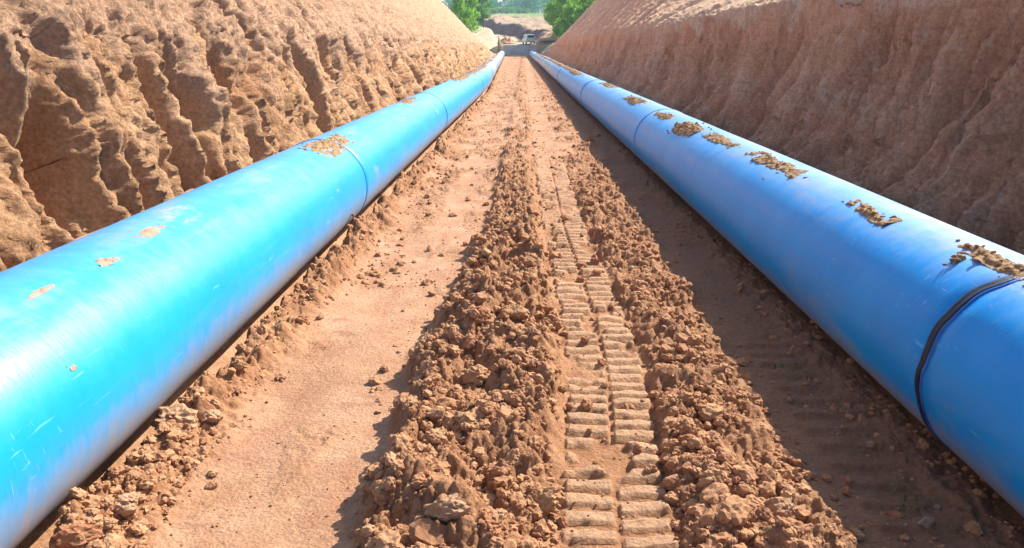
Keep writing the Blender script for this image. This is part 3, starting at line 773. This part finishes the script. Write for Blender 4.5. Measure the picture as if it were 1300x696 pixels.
for a in [
    (106, 648, 56, 'brown', 'clay_lump', "big flat topped brown lump leaning against the dusty pipe", 'clod', .55, 1.3, GL),
    (163, 645, 44, 'pale', 'clay_lump', "pale flat lump next to a small round brown stone by the dusty pipe", 'clod', .5, 1.3, GL),
    (138, 670, 26, 'brown', 'stone', "small round brown stone in front of the pale flat lump", 'stone', .85, 1.0, GL),
    (100, 684, 60, 'red', 'clay_lump', "reddish broken lump at the very bottom edge beside the dusty pipe", 'clod', .55, 1.4, GL),
    (137, 626, 30, 'pale', 'clay_lump', "jagged pale lump behind the big flat topped brown one", 'clod', .6, 1.1, GL),
    (194, 569, 38, 'brown', 'clay_lump', "tall knobbly brown lump casting a dark shadow, midway along the rubble", 'clod', .8, 1.0, GL),
    (172, 586, 26, 'pale', 'clay_lump', "small pale angular lump just in front of the tall knobbly one", 'clod', .8, 1.0, GL),
    (226, 543, 60, 'pale', 'clay_slab', "long pale slab of dried clay lying beside the dusty pipe", 'clod', .45, 1.45, GL),
    (268, 536, 34, 'pale', 'clay_lump', "pale cracked lump touching the end of the long pale slab", 'clod', .6, 1.15, GL),
    (258, 500, 24, 'brown', 'clay_lump', "squat brown lump beyond the long pale slab, close under the pipe", 'clod', .7, 1.1, GL),
    (305, 466, 24, 'brown', 'clay_lump', "brown wedge shaped lump halfway between the pale slab and the white topped lump", 'clod', .7, 1.1, GL),
    (338, 421, 26, 'pale', 'clay_lump', "pale white topped lump at the far end of the thick rubble", 'clod', .6, 1.2, GL),
    (383, 409, 22, 'red', 'clay_lump', "small reddish lump standing out on the path edge", 'clod', .6, 1.3, GL),
    (406, 404, 14, 'pale', 'stone', "little pale stone on the path beside the small reddish lump", 'stone', .7, 1.0, GL),
    (604, 484, 52, 'brown', 'clay_slab', "brown slab tilted up on the ridge, its broad face towards the viewer", 'clod', .75, 1.3, GM),
    (602, 405, 40, 'red', 'clay_slab', "reddish flat slab lying on the ridge", 'clod', .45, 1.5, GM),
    (598, 440, 30, 'red', 'clay_lump', "upright red lump on the ridge between the flat slab and the tilted slab", 'clod', .9, .9, GM),
    (655, 405, 40, 'brown', 'clay_slab', "long thin brown slab on the ridge next to the cleat prints", 'clod', .35, 1.6, GM),
    (597, 540, 50, 'brown', 'clay_lump', "big craggy brown lump with a dark hollow below it on the ridge", 'clod', .75, 1.2, GM),
    (556, 566, 50, 'brown', 'clay_lump', "large rounded clod with a knobbly skin on the outer edge of the ridge", 'clod', .7, 1.2, GM),
    (655, 583, 30, 'brown', 'clay_lump', "smooth wedge shaped clod in the middle of the near ridge", 'clod', .7, 1.2, GM),
    (690, 640, 66, 'brown', 'clay_lump', "widest crumbly lump in the near ridge beside the cleat prints", 'clod', .6, 1.35, GM),
    (570, 655, 58, 'pale', 'clay_lump', "pale crumbly lump in the near ridge close to the bottom edge", 'clod', .6, 1.2, GM),
    (620, 672, 60, 'red', 'clay_lump', "dark red crumbly lump in the near ridge at the bottom edge", 'clod', .6, 1.2, GM),
    (764, 462, 16, 'red', 'clay_lump', "small red clod lying on the cleat prints", 'clod', .8, 1.0, GM),
    (903, 531, 46, 'brown', 'clay_slab', "split brown slab standing on the ridge near the shadow edge", 'clod', .7, 1.3, GM),
    (872, 566, 34, 'red', 'clay_lump', "reddish lump on the ridge between the cleat prints and the split slab", 'clod', .7, 1.1, GM),
    (985, 655, 56, 'pale', 'clay_slab', "pale flat slab sunk in the ridge near the shadow edge", 'clod', .4, 1.4, GM),
    (940, 463, 22, 'brown', 'clay_lump', "lone brown lump just inside the shadow edge of the mud topped pipe", 'clod', .65, 1.2, GR),
    (909, 434, 18, 'brown', 'clay_lump', "knobbly lump on the shadow edge, a little beyond the lone brown lump", 'clod', .8, 1.0, GR),
    (772, 224, 16, 'brown', 'clay_lump', "round clod at the shadow edge farther along the trench", 'clod', .8, 1.0, GR),
    (748, 181, 15, 'red', 'clay_lump', "pinkish stone beside a brown clod where the shadow begins far along the trench", 'stone', .8, 1.1, GR),
    (758, 173, 16, 'brown', 'clay_lump', "brown clod right behind the pinkish stone far along the trench", 'clod', .9, 1.0, GR),
    (1075, 627, 20, 'red', 'stone', "reddish stone in the shaded strip at the edge of the sun", 'stone', .7, 1.1, GR),
    (1087, 680, 22, 'pale', 'clay_lump', "sunlit pale lump at the bottom edge where the shadow meets the ridge", 'clod', .7, 1.2, GR),
    (1137, 657, 26, 'red', 'stone', "dull red stone in the shade beside a grey stone", 'stone', .6, 1.3, GR),
    (1175, 667, 28, 'grey', 'stone', "angular grey stone in the shade near the bottom edge", 'stone', .6, 1.2, GR),
    (1190, 646, 12, 'grey', 'stone', "tiny light grey stone behind the angular grey one", 'stone', .7, 1.2, GR),
    (1106, 566, 16, 'grey', 'stone', "small dusty stone alone in the shaded strip", 'stone', .6, 1.2, GR),
    (1235, 675, 26, 'brown', 'clay_lump', "brown lump in the shade beneath the bulge of the mud topped pipe", 'clod', .7, 1.2, GR),
    ]:
    stone(*a)

# ------------------------------------------------------------------ mud lying on the pipes
def on_pipe(px, py, cx, cz):
    d = ray(px, py); o_ = Vector((0, 0, 2.0)); best = None
    for k in range(1, 6000):
        t_ = 2 + k * .012 * (1 + k * .001)
        p = o_ + d * t_
        q = math.hypot(p.x - float(cx(p.y)), p.z - float(cz(p.y)))
        if best is None or q < best[0]: best = (q, p)
        if q < RAD: break
    p = best[1]
    return p.y, math.atan2(p.z - float(cz(p.y)), p.x - float(cx(p.y)))
t = NT("drying_mud", (.72, .68, .64))
c = t.ramp(t.noise(16, 6, .7), [(.3, (.25, .15, .08)), (.5, (.42, .28, .16)), (.7, (.55, .40, .25))])
M['mud'] = t.out(c, .95, t.bump(t.noise(40, 6, .7), .8, .012), .2)
M['mud_dry'] = plain('dried_mud_crust', (.36, .235, .17), .95, .2, 14.)
def mud(px, py, lng, wid, cx, cz, label, seed, thick=.03, group="patches of mud lying on the pipes", dense=.0, ya=None):
    y0, a0 = on_pipe(px, py, cx, cz) if ya is None else ya
    if thick > .02: thick *= .75
    nu, nv = int(min(260, max(40, lng / .008))), int(min(120, max(24, wid / .008)))
    U, V = np.meshgrid(np.linspace(-1, 1, nu), np.linspace(-1, 1, nv), indexing='ij')
    m = 1 - np.hypot(U, V * (1 + .35 * np.sin(U * 3 + seed))) + dense
    yw = U * lng / 2; aw = V * wid / 2
    if thick < .02: m = m + .45 * fbm(yw * 22 + seed, aw * 22, 4, seed + 2, .65)
    m = m * 1.0 + .75 * fbm(yw * 6 + seed * 3.1, aw * 9, 4, seed, .6) - .12
    g1, g2, c2 = worley(yw * 22 + seed, aw * 22, seed)
    hh = np.clip(m, 0, .8) ** .6 * thick * (.35 + .75 * np.sqrt(np.clip(1 - (g1 / .6) ** 2, 0, 1)) * c2 + .35 * fbm(yw * 12, aw * 12, 3, seed + 4))
    hh = np.maximum(hh, .002)
    yv = y0 + yw; av = a0 + aw / RAD
    r = RAD + np.where(m > 0, hh, -.006)
    P = np.stack([cx(yv) + r * np.cos(av), yv, cz(yv) + r * np.sin(av)], -1).reshape(-1, 3)
    F = grid_faces(nu, nv)
    keep = (m.ravel()[F] > -.02).sum(1) >= 2
    F = F[keep]
    if len(F) < 8: return None
    used, inv = np.unique(F, return_inverse=True)
    P = P[used]; F = inv.reshape(-1, 4)
    org = np.array([float(cx(y0)) + RAD * math.cos(a0), y0, float(cz(y0)) + RAD * math.sin(a0)])
    # close the underside so that the patch has a body
    axis = np.stack([cx(P[:, 1]), P[:, 1], cz(P[:, 1])], 1)
    Q = axis + (P - axis) / np.linalg.norm(P - axis, axis=1)[:, None] * (RAD - .004)
    n = len(P)
    P2 = np.concatenate([P, Q]); F2 = np.concatenate([F, F[:, ::-1] + n])
    r5 = np.random.RandomState(seed); nc = int(10 + 26 * min(lng, 1.6)) if thick > .02 else 0
    for _ in range(nc):
        v5, f5 = protos[2][r5.randint(14)]; sz = thick * r5.uniform(.08, .42)
        yq = y0 + np.clip(r5.normal(0, .30), -.62, .62) * lng; aq = a0 + r5.normal(0, .33) * wid / RAD
        on = np.argmin((P[:, 1] - yq) ** 2 + (np.arctan2(P[:, 2] - cz(P[:, 1]), P[:, 0] - cx(P[:, 1])) - aq) ** 2 * RAD ** 2)
        rr = np.hypot(P[on, 2] - cz(P[on, 1]), P[on, 0] - cx(P[on, 1])) if abs(P[on, 1] - yq) < .02 else RAD
        c5 = np.array([float(cx(yq)) + (rr + sz * .4) * math.cos(aq), yq, float(cz(yq)) + (rr + sz * .4) * math.sin(aq)])
        b5 = len(P2); P2 = np.concatenate([P2, v5 * sz + c5]); F2 = np.concatenate([F2, np.concatenate([f5, f5[:, 2:3]], 1) + b5])
    o = mesh_np("mud_patch", P2 - org, F2, M['mud_dry' if thick < .02 else 'mud'], True)
    o.location = org
    # a few crumbs belong to the same smear
    tag(o, label, "mud", group)
    return o
MR = [(1262, 333, .60, .12, "thick mud with a loose lump on top of the pipe just beyond the black joint", .045, .1),
      (1215, 332, .07, .07, "single dark clod stuck apart from the mud beside the black joint", .05, .3),
      (1296, 349, .20, .10, "mud patch touching the black joint at the edge of the photo", .035, .1),
      (1104, 270, .62, .13, "small brown ragged mud patch alone on the pipe beyond the black joint", .04, .05),
      (985, 208, 1.5, .20, "long tapering smear of mud, second isolated patch beyond the black joint", .04, .1),
      (915, 178, 1.2, .16, "thin broken mud streak between the long smear and the dark heap", .03, .1),
      (872, 163, 1.1, .30, "dark thick heap of mud slumping down the flank of the pipe", .06, .25),
      (843, 147, 1.1, .18, "low mud crumbs just beyond the dark slumping heap", .035, .1),
      (805, 127, 1.9, .26, "crumbly mud band beyond the dark heap, on the pipe crest", .05, .15),
      (772, 108, 2.6, .24, "thin mud band farther along the crest of the pipe", .04, .1)]
for k, (px, py, a, b, lb, th, dn) in enumerate(MR):
    mud(px, py, a, b, xr, zr, lb, 11 + k, th, dense=dn)
ML = [(187, 297, .36, .08, "thin pale crust of dried mud, farther of the two near smears on the sunlit pipe", .014, .1),
      (136, 333, .16, .07, "small tan crust of dried mud, nearest smear on the sunlit pipe", .018, .2),
      (50, 372, .22, .035, "faint dried splash on the sunlit pipe nearest to the viewer", .006, .0),
      (420, 183, 1.3, .34, "broad mud patch on top of the sunlit pipe near the pale ring", .035, .15),
      (519, 128, 1.5, .26, "crumbs of mud lying on the black ring of the sunlit pipe", .035, .0),
      (92, 467, .05, .05, "tiny pale splash low on the sunlit pipe", .006, .2)]
for k, (px, py, a, b, lb, th, dn) in enumerate(ML):
    mud(px, py, a, b, xl, zl, lb, 41 + k, th, dense=dn)
# farther mud on both crests, seen as a broken band
ORD = "first second third fourth fifth sixth seventh eighth ninth".split()
def band(cx, cz, ys, label, n0, ang, wid, grp):
    for k, yc in enumerate(ys):
        mud(0, 0, 4.6 + .05 * yc, wid, cx, cz, label % ORD[k], n0 + k, .06, ya=(yc, ang + rs.uniform(-.12, .12)), dense=-.05, group=grp)
band(xr, zr, [31, 36.5, 42.5, 49, 56, 64, 73, 83, 94], "%s strip of far mud past the crumbly bands on the shaded side pipe", 61, 1.75, .30, "far mud on the shaded side pipe")
band(xl, zl, [25, 31.5, 38, 45, 53, 62, 72, 83], "%s strip of far mud past the black ring on the sunlit pipe", 75, 1.45, .30, "far mud on the sunlit pipe")

# ------------------------------------------------------------------ weeds in the shaded strip
t = NT("weed_green"); M['weed'] = t.out(t.mix(t.noise(30), (.05, .10, .02), (.12, .17, .05)), .7, None, .3)
def weeds():
    V, F = [], []
    r3 = np.random.RandomState(5)
    for (px, py, n, sp) in [(824, 233, 46, .09), (838, 242, 30, .07), (858, 262, 24, .07), (905, 300, 20, .08), (1155, 640, 12, .05), (1010, 470, 10, .05)]:
        x0, y0, z0 = on_floor(px, py)
        for _ in range(n):
            x, y = x0 + r3.normal(0, sp), y0 + r3.normal(0, sp * 1.4)
            z = z0 - .01; h = r3.uniform(.02, .07); a = r3.uniform(0, 6.28); l = r3.uniform(.01, .04); w = .004
            b = len(V)
            ca, sa = math.cos(a), math.sin(a)
            V += [(x - sa * w, y + ca * w, z), (x + sa * w, y - ca * w, z), (x + ca * l * .5 + sa * w, y + sa * l * .5 - ca * w, z + h * .7), (x + ca * l * .5 - sa * w, y + sa * l * .5 + ca * w, z + h * .7), (x + ca * l * 1.4, y + sa * l * 1.4, z + h), (x + ca * l * 1.4, y + sa * l * 1.4, z + h)]
            F += [(b, b + 1, b + 2, b + 3), (b + 3, b + 2, b + 4, b + 5)]
    o = mesh_np("weeds", np.array(V), np.array(F), M['weed'], True)
    tag(o, "thin green weeds sprouting at the foot of the mud topped pipe", kind='stuff')
weeds()

# ------------------------------------------------------------------ things at the far end
def box(bm, x0, x1, y0, y1, z0, z1, bev=0.0):
    r_ = bmesh.ops.create_cube(bm, size=1)
    for v in r_['verts']:
        v.co = Vector((x0 + (v.co.x + .5) * (x1 - x0), y0 + (v.co.y + .5) * (y1 - y0), z0 + (v.co.z + .5) * (z1 - z0)))
    if bev: bmesh.ops.bevel(bm, geom=list({e for v in r_['verts'] for e in v.link_edges}), offset=bev, segments=2, affect='EDGES')
def bobj(name, bm, mat, parent=None, loc=None):
    me = bpy.data.meshes.new(name); bm.to_mesh(me); bm.free(); me.materials.append(mat)
    o = bpy.data.objects.new(name, me); COL.objects.link(o)
    if parent: o.parent = parent
    if loc: o.location = loc
    return o
M['concrete'] = plain("blue_grey_concrete", (.34, .42, .48), .85, .2, .8)
M['concrete2'] = plain("pale_concrete", (.38, .40, .42), .85, .15, 1.)
wall = tag(empty("retaining_wall", (-.72, 139.0, .1)), "low blue grey wall closing the far end of the trench between the two pipes", "wall")
for k in range(4):
    bm = bmesh.new(); box(bm, -3.05 + k * 1.53, -3.05 + k * 1.53 + 1.50, 0, .35, 0, 1.72, .03); bobj("wall_panel", bm, M['concrete'], wall)
bm = bmesh.new(); box(bm, -3.1, 3.12, -.06, .42, 1.722, 1.86, .02); bobj("coping", bm, M['concrete2'], wall)

M['white_paint'] = plain("white_paint", (.50, .58, .64), .35, .05)
M['glass'] = plain("dark_glass", (.03, .06, .09), .12, .2, spec=.6)
M['tyre'] = plain("tyre_rubber", (.02, .02, .02), .8)
M['redlens'] = plain("red_lens", (.45, .02, .02), .3)
M['steel'] = plain("grey_metal", (.4, .42, .44), .4, .1, metal=.8)
van = tag(empty("van", (.85, 150.5, float(land_z(np.array([.85]), np.array([150.5]))[0])), R(12)), "small white van parked behind the low grey wall at the end of the trench", "van")
bm = bmesh.new()
prof = [(-2.1, .35), (-2.15, 1.0), (-1.95, 1.75), (.6, 1.82), (1.25, 1.15), (2.05, 1.0), (2.15, .35)]
vs0 = [bm.verts.new((-.85 if z < 1.1 else -.76, y, z)) for y, z in prof]; vs1 = [bm.verts.new((.85 if z < 1.1 else .76, y, z)) for y, z in prof]
n = len(prof)
for i in range(n): bm.faces.new((vs0[i], vs0[(i + 1) % n], vs1[(i + 1) % n], vs1[i]))
bm.faces.new(vs0[::-1]); bm.faces.new(vs1)
bmesh.ops.recalc_face_normals(bm, faces=bm.faces[:])
bmesh.ops.bevel(bm, geom=bm.edges[:], offset=.05, segments=2, affect='EDGES')
bobj("body", bm, M['white_paint'], van)
bm = bmesh.new(); box(bm, -.62, .62, -2.13, -2.06, 1.12, 1.60, .02); g_ = bobj("rear_window", bm, M['glass'], van); g_.rotation_euler = (0, 0, 0)
bm = bmesh.new(); box(bm, -.60, .60, .9, .96, 1.2, 1.62, .02); g_ = bobj("windscreen", bm, M['glass'], van)
for sx in (-1, 1):
    bm = bmesh.new(); box(bm, sx * .80 - .03, sx * .80 + .03, -.4, .7, 1.15, 1.6, .015); bobj("side_window", bm, M['glass'], van)
    bm = bmesh.new(); box(bm, sx * .74 - .06, sx * .74 + .06, -2.19, -2.10, .75, 1.02, .01); bobj("tail_light", bm, M['redlens'], van)
    for wy in (-1.35, 1.35):
        bm = bmesh.new(); bmesh.ops.create_cone(bm, segments=28, radius1=.33, radius2=.33, depth=.22, cap_ends=True, matrix=Matrix.Rotation(R(90), 4, 'Y'))
        bmesh.ops.bevel(bm, geom=[e for e in bm.edges if len(e.link_faces) == 2 and abs(e.calc_face_angle()) > 1], offset=.04, segments=2, affect='EDGES')
        w_ = bobj("wheel", bm, M['tyre'], van, (sx * .78, wy, .33))
        bm = bmesh.new(); bmesh.ops.create_cone(bm, segments=20, radius1=.19, radius2=.17, depth=.03, cap_ends=True, matrix=Matrix.Rotation(R(90), 4, 'Y')); bobj("rim", bm, M['steel'], w_, (sx * .115, 0, 0))
bm = bmesh.new(); box(bm, -.84, .84, -2.26, -2.14, .36, .56, .03); bobj("bumper", bm, M['steel'], van)

# heap of soil beside the van
def heap(x, y, w, h, label, seed):
    n = 60; a, b = np.meshgrid(np.linspace(-1, 1, n), np.linspace(-1, 1, n))
    rr = np.hypot(a, b); z = np.clip(1 - rr, 0, 1) ** .8 * h * (1 + .35 * fbm(a * 2.5, b * 2.5, 4, seed)) - .4 * (rr > .97)
    P = np.stack([a * w, b * w, z], -1).reshape(-1, 3)
    o = mesh_np("soil_heap", P, grid_faces(n, n), M['bank_l'], True, dict(top=np.full(len(P), .6), grass=np.zeros(len(P))))
    o.location = (x, y, float(land_z(np.array([x]), np.array([y]))[0]) - .1)
    tag(o, label, "soil heap"); return o
heap(-3.4, 152, 2.2, 1.5, "rounded pale heap of soil behind the low grey wall, beside the white van", 3)
heap(6.0, 152, 3.2, 1.2, "dull purplish heap of soil where the shaded bank ends by the low grey wall", 8)

# ------------------------------------------------------------------ trees
def mat_leaf(name, a, b):
    t = NT(name)
    c = t.mix(t.rng(t.noise(.8, 5, .7), .35, .65), a, b)
    t.out(c, .6, None, .3)
    t.b.inputs["Transmission Weight"].default_value = 0
    tr = t.n.new("ShaderNodeBsdfTranslucent"); t.put(tr.inputs[0], c)
    mx = t.n.new("ShaderNodeMixShader"); mx.inputs[0].default_value = .5
    t.link(t.b.outputs[0], mx.inputs[1]); t.link(tr.outputs[0], mx.inputs[2])
    t.link(mx.outputs[0], t.n["Material Output"].inputs[0])
    return t.m
M['leaf_a'] = mat_leaf("bright_leaves", (.14, .36, .02), (.28, .52, .05))
M['leaf_b'] = mat_leaf("mid_leaves", (.07, .22, .04), (.15, .34, .07))
M['leaf_c'] = mat_leaf("far_leaves", (.03, .19, .12), (.07, .28, .13))
M['bark'] = plain("bark", (.11, .08, .06), .9, .3, 3.)
def leafquads(r_, centres, radii, n, size):
    k = r_.randint(0, len(centres), n)
    d = r_.normal(size=(n, 3)); d /= np.linalg.norm(d, axis=1)[:, None]
    p = centres[k] + d * (radii[k] * r_.rand(n) ** .45)[:, None] * np.array([1, 1, .8])
    a = r_.normal(size=(n, 3)); a /= np.linalg.norm(a, axis=1)[:, None]
    b = np.cross(a, r_.normal(size=(n, 3))); b /= np.linalg.norm(b, axis=1)[:, None]
    s_ = size * r_.uniform(.6, 1.4, n)[:, None]
    q = np.stack([p - a * s_, p - b * s_ * .6, p + a * s_, p + b * s_ * .6], 1).reshape(-1, 3)
    return q, np.arange(n * 4).reshape(n, 4)
def limb(p0, p1, r0, r1, nseg=7):
    d = (p1 - p0) / np.linalg.norm(p1 - p0); u = np.cross(d, [.3, .9, .1]); u /= np.linalg.norm(u); w = np.cross(d, u)
    th = np.linspace(0, 2 * np.pi, nseg, endpoint=False)
    ringf = lambda p, r: p + r * (np.cos(th)[:, None] * u + np.sin(th)[:, None] * w)
    mid = (p0 + p1) / 2 + u * r0 * .6
    V = np.concatenate([ringf(p0, r0), ringf(mid, (r0 + r1) / 2), ringf(p1, r1)])
    F = [[j * nseg + i, j * nseg + (i + 1) % nseg, (j + 1) * nseg + (i + 1) % nseg, (j + 1) * nseg + i] for j in range(2) for i in range(nseg)]
    return V, np.array(F)
def tree_meshes(seed, h, spread, leaf, nleaf=5200, lsize=.16, low=.18):
    r_ = np.random.RandomState(seed)
    VS, FS, b = [], [], 0
    tips = []
    pts = [np.array([0, 0, -.6])]
    for k in range(1, 7): pts.append(np.array([r_.normal(0, .12) * k * .5, r_.normal(0, .12) * k * .5, h * .92 * k / 6]))
    for k in range(6):
        V, F = limb(pts[k], pts[k + 1], h * .022 * (1 - k / 6.5), h * .022 * (1 - (k + 1) / 6.5)); VS.append(V); FS.append(F + b); b += len(V)
    for k in range(22):
        f = r_.uniform(low, .95); p = pts[0] + (pts[6] - pts[0]) * f
        a = r_.uniform(0, 6.28); ln = spread * math.sin(math.pi * min(1, (f - low + .12) / (1.12 - low))) ** .6 * r_.uniform(.55, 1.1)
        q = p + np.array([math.cos(a) * ln, math.sin(a) * ln, ln * r_.uniform(.15, .7)])
        V, F = limb(p, q, h * .006, h * .002, 5); VS.append(V); FS.append(F + b); b += len(V)
        tips += [q, p + (q - p) * .6]
    tips.append(pts[6]); tips = np.array(tips)
    trunk = mesh_np("trunk", np.concatenate(VS), np.concatenate(FS), M['bark'], True, link=False)
    rad = r_.uniform(.09, .17, len(tips)) * h * .8
    q, F = leafquads(r_, tips, rad, nleaf, lsize)
    crown = mesh_np("crown", q, F, leaf, False, link=False)
    return trunk, crown
LS = 1
PT = [tree_meshes(1, 10, 2.4, M['leaf_a']), tree_meshes(2, 11, 2.0, M['leaf_a'], low=.1), tree_meshes(3, 9, 2.6, M['leaf_b']), tree_meshes(4, 7, 2.2, M['leaf_a'], low=.05)]
def tree(px, Y, kind, sc, label, group, pybase=None):
    x = (px - 665) / 940 * (Y * .955 + .5) / .955
    arr = np.array([x]); ya = np.array([float(Y)])
    if Y > 140: z = float(land_z(arr, ya)[0])
    else: z = float(bank_profile(1 if x > 0 else -1, abs(arr - toe(1 if x > 0 else -1, ya)), ya)[0])
    e = tag(empty("tree", (x, Y, z - .1), rs.uniform(0, 6.28)), label, "tree", group)
    sc *= 1.15
    e.scale = (sc, sc, sc)
    for nm, me in zip(("trunk", "crown"), PT[kind]):
        c_ = bpy.data.objects.new(nm, me); COL.objects.link(c_); c_.parent = e
    return e
GRT = "trees on the crest of the shaded bank"; GLT = "trees on the crest of the sunlit bank"
for a in [(703, 150, 1, .85, "slim bright green tree, first at the foot of the shaded bank's crest", GRT),
          (712, 141, 0, .80, "full bright green tree right behind the slim first one on the shaded bank", GRT),
          (722, 132, 3, .95, "low bushy green tree on the shaded bank's crest", GRT),
          (731, 146, 0, 1.1, "tall bright green tree rising behind the low bushy one", GRT),
          (742, 128, 1, .9, "narrow leafy tree halfway up the crest of the shaded bank", GRT),
          (752, 138, 2, 1.1, "darker green tree among the bright ones on the shaded bank", GRT),
          (765, 124, 0, .95, "bright tree where the shaded bank's crest leaves the top of the photo", GRT),
          (786, 130, 1, 1.1, "highest standing tree over the crest of the shaded bank", GRT),
          (700, 168, 2, .75, "small darker tree seen past the first slim tree on the shaded bank", GRT),
          (616, 168, 2, .62, "small dark tree at the lower end of the sunlit bank's crest", GLT),
          (609, 156, 2, .78, "dark green tree over the crest of the sunlit bank, next to the small one", GLT),
          (600, 146, 0, .75, "bright green tree on the crest of the sunlit bank", GLT),
          (590, 136, 1, .72, "slim tree highest up the crest of the sunlit bank", GLT)]:
    tree(*a)
# wooded edge of the far field: reads as one mass
r_ = np.random.RandomState(12)
C_, Rd = [], []
for k in range(150):
    y = r_.uniform(425, 520); x = r_.uniform(-70, 75)
    hh = r_.uniform(6, 10) * (1.0 + .55 * ss(-30, 5, x)) if x > -60 else 6
    z0 = float(land_z(np.array([x]), np.array([y]))[0])
    for q in range(7):
        C_.append((x + r_.normal(0, 1.6), y + r_.normal(0, 1.6), z0 + hh * (.15 + .12 * q))); Rd.append(hh * (.30 - .02 * q))
q, F = leafquads(r_, np.array(C_), np.array(Rd), 60000, .42)
tag(mesh_np("forest", q, F, M['leaf_c'], False), "bluish green wood along the far edge of the field", kind='stuff')
C_, Rd = [], []
for k in range(34):
    y = r_.uniform(395, 425); x = r_.uniform(-34, 2); z0 = float(land_z(np.array([x]), np.array([y]))[0]); hh = r_.uniform(2, 4)
    C_.append((x, y, z0 + hh * .45)); Rd.append(hh * .6)
q, F = leafquads(r_, np.array(C_), np.array(Rd), 9000, .32)
tag(mesh_np("undergrowth", q, F, M['leaf_b'], False), "lighter green scrub in front of the far wood", kind='stuff')

# ------------------------------------------------------------------ haze over the far land
HAZE = True
if HAZE:
    bm = bmesh.new(); box(bm, -420, 420, -40, 900, -2.5, 60)
    hm = bpy.data.materials.new("haze"); hm.use_nodes = True; hn = hm.node_tree
    hn.nodes.remove(hn.nodes["Principled BSDF"])
    pv = hn.nodes.new("ShaderNodeVolumePrincipled"); pv.inputs["Density"].default_value = .0005
    pv.inputs["Color"].default_value = (.62, .80, 1.0, 1)
    hn.links.new(pv.outputs[0], hn.nodes["Material Output"].inputs["Volume"])
    o = bobj("haze", bm, hm); tag(o, "thin bluish air over the far land", kind='stuff')
